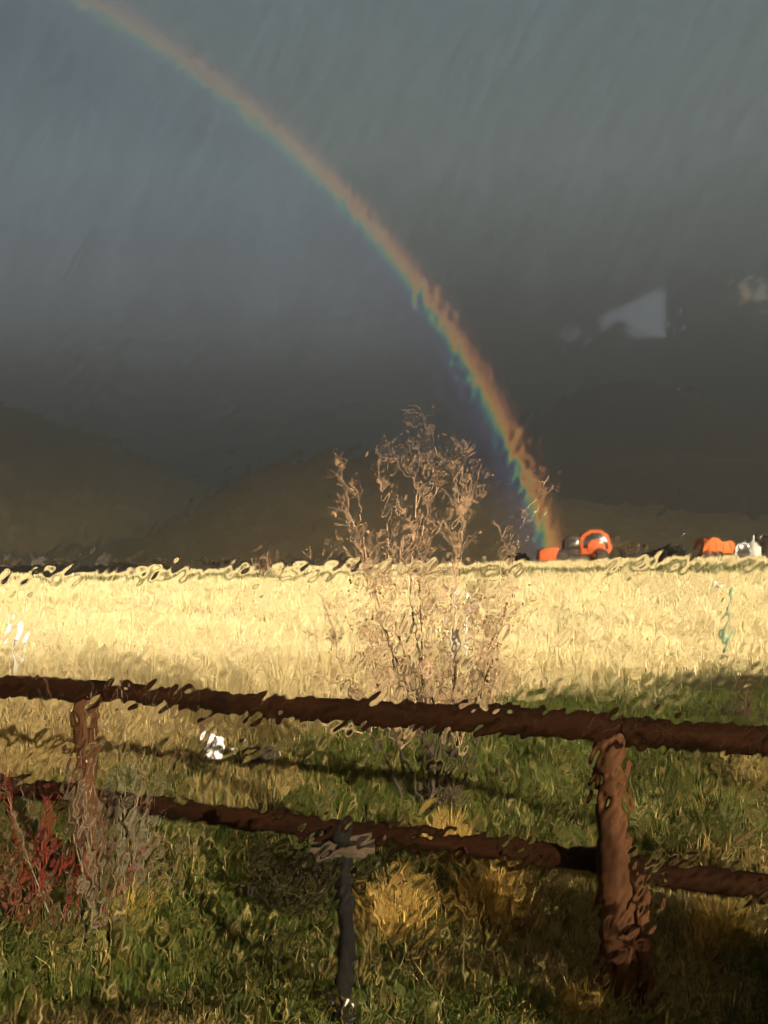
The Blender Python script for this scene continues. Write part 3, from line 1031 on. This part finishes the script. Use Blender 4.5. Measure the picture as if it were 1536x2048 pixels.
# pale tank with a pointed top beside the truck
p = at(1508, 1112, 94)
tkz = p.z - 0.3
tank = empty('storage_tank', (p.x, 94.0, tkz))
tag(tank, 'pale grey upright tank with pointed lid right of the dump truck', 'tank')
MB().lathe([(0.62, 0.25), (0.66, 0.4), (0.66, 1.35), (0.60, 1.45)], (0, 0, 0), 'Z', 24).build('shell', M['grey_paint'], tank, angle=40)
MB().lathe([(0.60, 1.452), (0.30, 1.75), (0.16, 1.95), (0.16, 2.2), (0.06, 2.3)], (0, 0, 0), 'Z', 20).build('lid', M['white_paint'], tank, angle=40)
for a in range(3):
    t_ = a * 2.1 + 0.4
    MB().tube([(0.5 * math.cos(t_), 0.5 * math.sin(t_), -0.3), (0.5 * math.cos(t_), 0.5 * math.sin(t_), 0.3)], 0.06, 8).build('leg', M['dark_metal'], tank)


def leafy_bush(label, px, py, D, wpx, hpx, color, seed, name='far_bush', group='bushes along the far field edge'):
    random.seed(seed)
    s = D / 1970
    p = at(px, py, D)
    root = empty(name, (p.x, D, p.z - 0.3))
    tag(root, label, 'bush', group)
    mb = MB()
    for i in range(6):
        a = random.uniform(0, 6.28)
        mb.tube([(0, 0, 0), (math.cos(a) * wpx * s * 0.15, math.sin(a) * 0.3, hpx * s * 0.4), (math.cos(a) * wpx * s * 0.35, math.sin(a) * 0.6, hpx * s * 0.8)], [0.05, 0.035, 0.012], 5)
    mb.build('stems', M['twig_dark'], root)['kind'] = 'stuff'
    V, F = [], []
    lobes = [(random.uniform(-0.32, 0.32) * wpx * s, random.uniform(-0.4, 0.4), random.uniform(0.3, 0.72) * hpx * s, random.uniform(0.2, 0.34)) for _ in range(9)]
    for _ in range(1100):
        lb = random.choice(lobes)
        d = Vector((random.gauss(0, 1), random.gauss(0, 1), random.gauss(0, 1))).normalized() * random.uniform(0.5, 1.0) ** 0.5
        q = Vector((lb[0] + d.x * lb[3] * wpx * s * 0.8, lb[1] + d.y * lb[3] * wpx * s * 0.8, lb[2] + d.z * lb[3] * hpx * s)) + Vector((0, 0, 0.15))
        a = Vector((random.gauss(0, 1), random.gauss(0, 1), random.gauss(0, 1))).normalized()
        b = a.cross(Vector((random.gauss(0, 1), random.gauss(0, 1), random.gauss(0, 1)))).normalized()
        L = random.uniform(0.08, 0.2)
        i = len(V)
        V += [tuple(q - b * L * 0.4), tuple(q + a * L), tuple(q + b * L * 0.4), tuple(q - a * L)]
        F.append((i, i + 1, i + 2, i + 3))
    mtl = simple('bush_leaf', color, 0.85, var=0.5, scale=3)
    link('crown', np_mesh('crown', np.array(V), np.array(F), False), mtl, root)['kind'] = 'stuff'
    return root


leafy_bush('round brown bush just right of the orange loader', 1248, 1113, 98, 72, 42, (0.10, 0.072, 0.042), 3)
leafy_bush('low dark bush left of the orange dump truck', 1352, 1110, 96, 60, 24, (0.020, 0.018, 0.012), 4)
leafy_bush('low dark green bush between the brown bush and the dump truck', 1310, 1112, 99, 46, 20, (0.022, 0.026, 0.018), 5)
leafy_bush('low dark bush directly left of the loader bucket', 1040, 1122, 93, 46, 20, (0.045, 0.032, 0.022), 6)
leafy_bush('dark bush at the right picture edge behind the pale tank', 1532, 1106, 99, 44, 40, (0.040, 0.030, 0.020), 7)
for i, (px, w, h_) in enumerate(((120, 90, 14), (250, 110, 12), (330, 60, 16), (430, 110, 15), (500, 70, 13), (30, 70, 12), (600, 90, 14), (680, 70, 18))):
    lab = ['low dark hedge bush right of the far left white house', 'low dark hedge bush on the far plain, third from the left edge', 'low hedge bush on the far plain, fourth from the left edge',
           'low hedge bush on the far plain, fifth from the left edge', 'low hedge bush behind the pale dead bush', 'low hedge bush at the far left horizon beside a white house',
           'low hedge bush right of the pale dead bush on the horizon', 'low hedge bush at the horizon left of the bare shrub'][i]
    leafy_bush(lab, px, 1128, 118, w, h_, (0.050, 0.038, 0.024), 20 + i, 'hedge_bush', 'hedge bushes on the far plain')


def cottage(label, px, py, D, wpx, hpx):
    s = D / 1970
    p = at(px, py, D)
    w, hh = wpx * s, hpx * s
    root = empty('white_house', (p.x, D, p.z))
    tag(root, label, 'house', 'white houses far off at the left')
    MB().box((-w / 2, -2, -2), (w / 2, 2, hh * 0.62)).build('wall', M['house_wall'], root, smooth=False)
    rf = MB().prism([(-w / 2 - 0.2, hh * 0.622), (0, hh), (w / 2 + 0.2, hh * 0.622)], -2.2, 2.2).build('roof', M['house_roof'], root, smooth=False)
    MB().box((w * 0.2, -0.3, hh * 0.7), (w * 0.2 + 0.5, 0.3, hh * 1.12)).build('chimney', M['house_wall'], rf, smooth=False)
    for f in (-0.25, 0.2):
        MB().box((w * f - 0.35, -2.05, hh * 0.2), (w * f + 0.35, -2.003, hh * 0.45)).build('window', M['cab_glass'], root, smooth=False)


cottage('white house at the far left horizon, nearest the picture edge', 18, 1116, 235, 26, 9)
cottage('white house on the horizon, second from the left edge', 82, 1115, 238, 26, 8)
cottage('small white house on the horizon, third from the left edge', 205, 1114, 242, 20, 8)

# ================================================================== the dark room the view is taken from
M['room'] = simple('dark_room_paint', (0.035, 0.033, 0.030), 0.9, var=0.2, scale=2)


def slab(name, poly, z0, z1):
    """a horizontal or upright panel: ground outline poly (x,y) from z0 to z1"""
    mb = MB()
    n = len(poly)
    mb.v = [(x, y, z0) for x, y in poly] + [(x, y, z1) for x, y in poly]
    mb.f = [tuple(range(n))[::-1], tuple(range(n, 2 * n))] + [(i, (i + 1) % n, n + (i + 1) % n, n + i) for i in range(n)]
    return tag(mb.build(name, M['room'], None, smooth=False), kind='structure')


YB, YF, ZC = -2.60, 0.36, 3.35
slab('room_floor', [(-0.66, YF + 0.08), (0.66, YF + 0.08), (1.72, YB - 0.1), (-1.72, YB - 0.1)], 0.08, 0.60)
slab('room_ceiling', [(-0.66, YF + 0.08), (0.66, YF + 0.08), (1.72, YB - 0.1), (-1.72, YB - 0.1)], ZC + 0.002, ZC + 0.15)
slab('room_wall_right', [(0.602, YF + 0.07), (0.66, YF + 0.07), (1.70, YB), (1.62, YB)], 0.602, ZC)
slab('room_wall_left', [(-0.602, YF + 0.07), (-1.62, YB), (-1.70, YB), (-0.66, YF + 0.07)], 0.602, ZC)
slab('room_wall_front', [(-0.598, YF), (0.598, YF), (0.598, YF + 0.07), (-0.598, YF + 0.07)], 0.602, 1.548)
slab('room_wall_front', [(-0.598, YF), (0.598, YF), (0.598, YF + 0.07), (-0.598, YF + 0.07)], 2.672, ZC)


def bx_(px):
    """back wall position whose mirror image in the glass shows at this place"""
    return (px - 768) / 1970 * (2 * 0.4 - YB)


def bz_(py):
    return EYE + (1110 - py) / 1970 * (2 * 0.4 - YB)


def back_piece(poly):
    return tag(MB().prism([(bx_(a), bz_(b)) for a, b in poly], YB - 0.08, YB - 0.002).build('room_wall_back', M['room'], None, smooth=False), kind='structure')


L_, R_, T_, B_ = 768 - 1.72 * 1970 / (0.8 - YB), 768 + 1.72 * 1970 / (0.8 - YB), 1110 - (ZC - EYE) * 1970 / (0.8 - YB), 1110 + (EYE - 0.602) * 1970 / (0.8 - YB)
back_piece([(L_, 676), (1100, 674), (1178, 636), (1206, 622), (1351, 553), (R_, 553), (R_, T_), (L_, T_)])
back_piece([(1178.2, 636.5), (1206, 622.6), (1206, 668), (1178.2, 660)])
back_piece([(L_, 676.5), (1100, 674.5), (1112, 668), (1125, 672), (1138, 682), (1160, 672), (1178, 660.6), (1206, 668.5), (1214, 655), (1232, 640), (1252, 637), (1262, 650), (1265, 672), (1300, 666), (1351, 671), (1351.4, 553.6), (R_, 553.6), (R_, B_), (L_, B_)])

for (px, lab, colr_) in ((1488, 'left of the two small lit lamps mirrored in the upper right of the glass', (1.0, 0.62, 0.30)), (1518, 'right of the two small lit lamps mirrored in the upper right of the glass', (1.0, 0.90, 0.70))):
    lm, t = mat('lit_lamp_shade')
    t.n('ShaderNodeOutputMaterial', {0: t.n('ShaderNodeEmission', {0: colr_ + (1,), 1: 1.3}).outputs[0]})
    lamp = empty('wall_lamp', (bx_(px), YB + 0.06, bz_(606)))
    tag(lamp, lab, 'lamp', 'lamps in the room')
    MB().lathe([(0.016, 0.008), (0.010, 0.055)], (0, 0, 0), 'Z', 14).build('lamp_shade', lm, lamp)
    MB().lathe([(0.018, -0.004), (0.018, 0.0)], (0, 0, 0), 'Z', 14).build('base', M['dark_metal'], lamp)
    MB().box((-0.006, -0.062, -0.012), (0.006, 0.0, -0.0045)).build('bracket', M['dark_metal'], lamp)

m, t = mat('blue_dimming_filter')  # unseen bluish filter added to dim and cool the mirrored sky
t.n('ShaderNodeOutputMaterial', {0: t.n('ShaderNodeBsdfTransparent', {0: (0.50, 0.58, 0.76, 1)}).outputs[0]})
tag(MB().box((bx_(1090), YB - 0.10, bz_(690)), (bx_(1356), YB - 0.085, bz_(548))).build('gable_filter_pane', m, None, smooth=False), kind='structure')

# ================================================================== cloud deck added out of view, shaped to shade the hills but not the field
cx = np.linspace(-1600, 2600, 90)
cyy = np.linspace(-620, 265, 60)
CX, CY = np.meshgrid(cx, cyy)
base_z = 172 + 10 * (vnoise(CX / 160, CY / 160, 51) - 0.5) + 4 * (vnoise(CX / 50, CY / 50, 52) - 0.5)
edge = np.minimum(np.minimum(CX - cx[0], cx[-1] - CX) / 400, np.minimum(CY - cyy[0], cyy[-1] - CY) / 120)
top_z = base_z + 6 + 330 * np.clip(edge, 0, 1) ** 0.5 * (0.6 + 0.5 * vnoise(CX / 300, CY / 300, 53))
n1_, n2_ = CX.shape
ii = (np.arange(n1_ - 1)[:, None] * n2_ + np.arange(n2_ - 1)[None]).ravel()
q = np.stack([ii, ii + 1, ii + n2_ + 1, ii + n2_], 1)
V = np.concatenate([np.stack([CX.ravel(), CY.ravel(), base_z.ravel()], 1), np.stack([CX.ravel(), CY.ravel(), top_z.ravel()], 1)])
me = np_mesh('shade_cloud', V, np.concatenate([q[:, ::-1], q + n1_ * n2_]))
m, t = mat('shade_cloud')
df = t.n('ShaderNodeBsdfDiffuse', {0: (0.45, 0.46, 0.48, 1)})
tpc = t.n('ShaderNodeBsdfTransparent')
t.n('ShaderNodeOutputMaterial', {0: t.n('ShaderNodeMixShader', {0: 0.24, 1: df.outputs[0], 2: tpc.outputs[0]}).outputs[0]})   # see-through share set so some sun reaches the hills
cl = link('shade_cloud', me, m)
tag(cl, kind='structure')

# ================================================================== the window and the rain on it
PD = 0.40                                        # the glass stands this far in front of the eye
win = empty('window', (0, PD, EYE))
tag(win, 'rain wet window pane that the view is seen through', 'window')
m, t = mat('clear_glass')
tp = t.n('ShaderNodeBsdfTransparent', {0: (0.975, 0.985, 0.98, 1)})
t.n('ShaderNodeOutputMaterial', {0: tp.outputs[0]})
MB().box((-0.54, -0.004, -0.50), (0.54, 0.0, 0.52)).build('glass_pane', m, win, smooth=False)
for lo, hi in (((-0.60, -0.04, -0.55), (-0.541, 0.03, 0.57)), ((0.541, -0.04, -0.55), (0.60, 0.03, 0.57)), ((-0.541, -0.04, 0.521), (0.541, 0.03, 0.57)), ((-0.541, -0.04, -0.55), (0.541, 0.03, -0.501))):
    MB().box(lo, hi, 0.004).build('frame_bar', M['window_paint'], win, smooth=False)


def water_sheet(x0, x1, z0, z1, step, seed):
    """height of the running rain water over the pane, in metres, on a grid"""
    rng = np.random.default_rng(seed)
    xs, zs = np.arange(x0, x1, step), np.arange(z0, z1, step)
    nz_, nx2 = len(zs), len(xs)
    fz = np.fft.fftfreq(nz_, step)[:, None]
    fx = np.fft.fftfreq(nx2, step)[None, :]

    def band(lam_c, lam_a, tilt, width=0.55):
        """ripples of wavelength lam_c across and lam_a along the tilted direction"""
        c_, s_ = math.cos(tilt), math.sin(tilt)
        fa, fc = fx * c_ + fz * s_, -fx * s_ + fz * c_
        q = np.sqrt((fc * lam_c) ** 2 + (fa * lam_a) ** 2)
        filt = np.exp(-((q - 1) / width) ** 2 * 2.0)
        w = np.fft.fft2(rng.standard_normal((nz_, nx2)))
        h = np.real(np.fft.ifft2(w * filt))
        return h / h.std()
    ripples = band(0.0058, 0.0120, R(58), 0.85) + 0.55 * band(0.0062, 0.0100, R(38), 0.8) + 0.45 * band(0.0060, 0.0110, R(82), 0.8) \
        + 0.40 * band(0.0036, 0.0062, R(62), 0.7) + 0.45 * band(0.0120, 0.0240, R(50), 0.7)
    calm = band(0.045, 0.060, R(60))
    return xs, zs, ripples / ripples.std(), calm


xs, zs, H, calm = water_sheet(-0.21, 0.21, -0.225, 0.255, 0.00066, 5)
# crests are sharper than troughs
H = np.where(H > 0, H ** 1.30 * 0.9, H * 0.75)
XX, ZZ = np.meshgrid(xs, zs)
# the film is thick and smooth high on the pane and gathers into ripples and runs lower down
low = smoothstep(0.16, 0.02, ZZ)
H = H * (0.30 + 0.70 * low) * (1.0 + 0.40 * np.clip(calm, -2, 2))
for (px, py, rad, k_) in ((1172, 1080, 95, 0.90), (1445, 1088, 80, 0.80), (1090, 1104, 45, 0.6), (1235, 622, 150, 0.97), (1500, 600, 80, 0.9)):      # broad smooth drops
    cxp, czp = (px - 768) / 1970 * PD, (1110 - py) / 1970 * PD
    rp = rad / 1970 * PD
    H = H * (1 - k_ * np.exp(-((XX - cxp) ** 2 + (ZZ - czp) ** 2) / rp ** 2))
AMP = 2.35e-5
thr = -0.25 - 3.2 * smoothstep(0.022, 0.060, ZZ)
hgt = (H - thr) * AMP
cover = H > thr
hgt = np.maximum(hgt, 0) + 1.2e-4
idx = np.arange(H.size).reshape(H.shape)
quad = cover[:-1, :-1] | cover[1:, :-1] | cover[:-1, 1:] | cover[1:, 1:]
a_, b_, c_, d_ = idx[:-1, :-1][quad], idx[:-1, 1:][quad], idx[1:, 1:][quad], idx[1:, :-1][quad]
N = H.size
front = np.stack([XX.ravel(), hgt.ravel(), ZZ.ravel()], 1)
back = np.stack([XX.ravel(), np.full(N, 1e-5), ZZ.ravel()], 1)
# outer face looks to +Y, inner face to -Y
ff = np.stack([a_, d_, c_, b_], 1)
# the inner face is flat against the pane: one long strip for each run of wet cells in a row
pad = np.pad(quad, ((0, 0), (1, 1))).astype(np.int8)
rs, cs = np.nonzero(np.diff(pad, axis=1) == 1)
re_, ce = np.nonzero(np.diff(pad, axis=1) == -1)
fb = np.stack([idx[rs, cs], idx[re_, ce], idx[re_ + 1, ce], idx[rs + 1, cs]], 1) + N
F = np.concatenate([ff, fb])
V = np.concatenate([front, back])
used = np.zeros(2 * N, bool); used[F.ravel()] = True
remap = np.cumsum(used) - 1
me = np_mesh('rain_water', V[used], remap[F])
m, t = mat('rain_water')
gl = t.n('ShaderNodeBsdfGlass', {'Color': (1, 1, 1, 1), 'Roughness': 0.034, 'IOR': 1.333})
t.n('ShaderNodeOutputMaterial', {0: gl.outputs[0]})
rw = link('rain_water', me, m)
rw.location = (0, PD + 0.0015, EYE)
tag(rw, 'rippled rain water running down the outside of the window pane', 'water', kind='stuff')

# ================================================================== rain haze in the air, over everything up to the hills
m, t = mat('rain_haze')
pv = t.n('ShaderNodeVolumePrincipled', {'Color': (0.66, 0.65, 0.62, 1), 'Density': 0.0018, 'Anisotropy': 0.72})
o_ = t.n('ShaderNodeOutputMaterial')
t.t.links.new(pv.outputs[0], o_.inputs['Volume'])
hz = MB().box((-1900, -45, -20), (1900, 2650, 172)).build('haze', m, None, smooth=False)
hz['kind'] = 'stuff'
hz['label'] = 'thin rain haze hanging between the field and the dark hills'
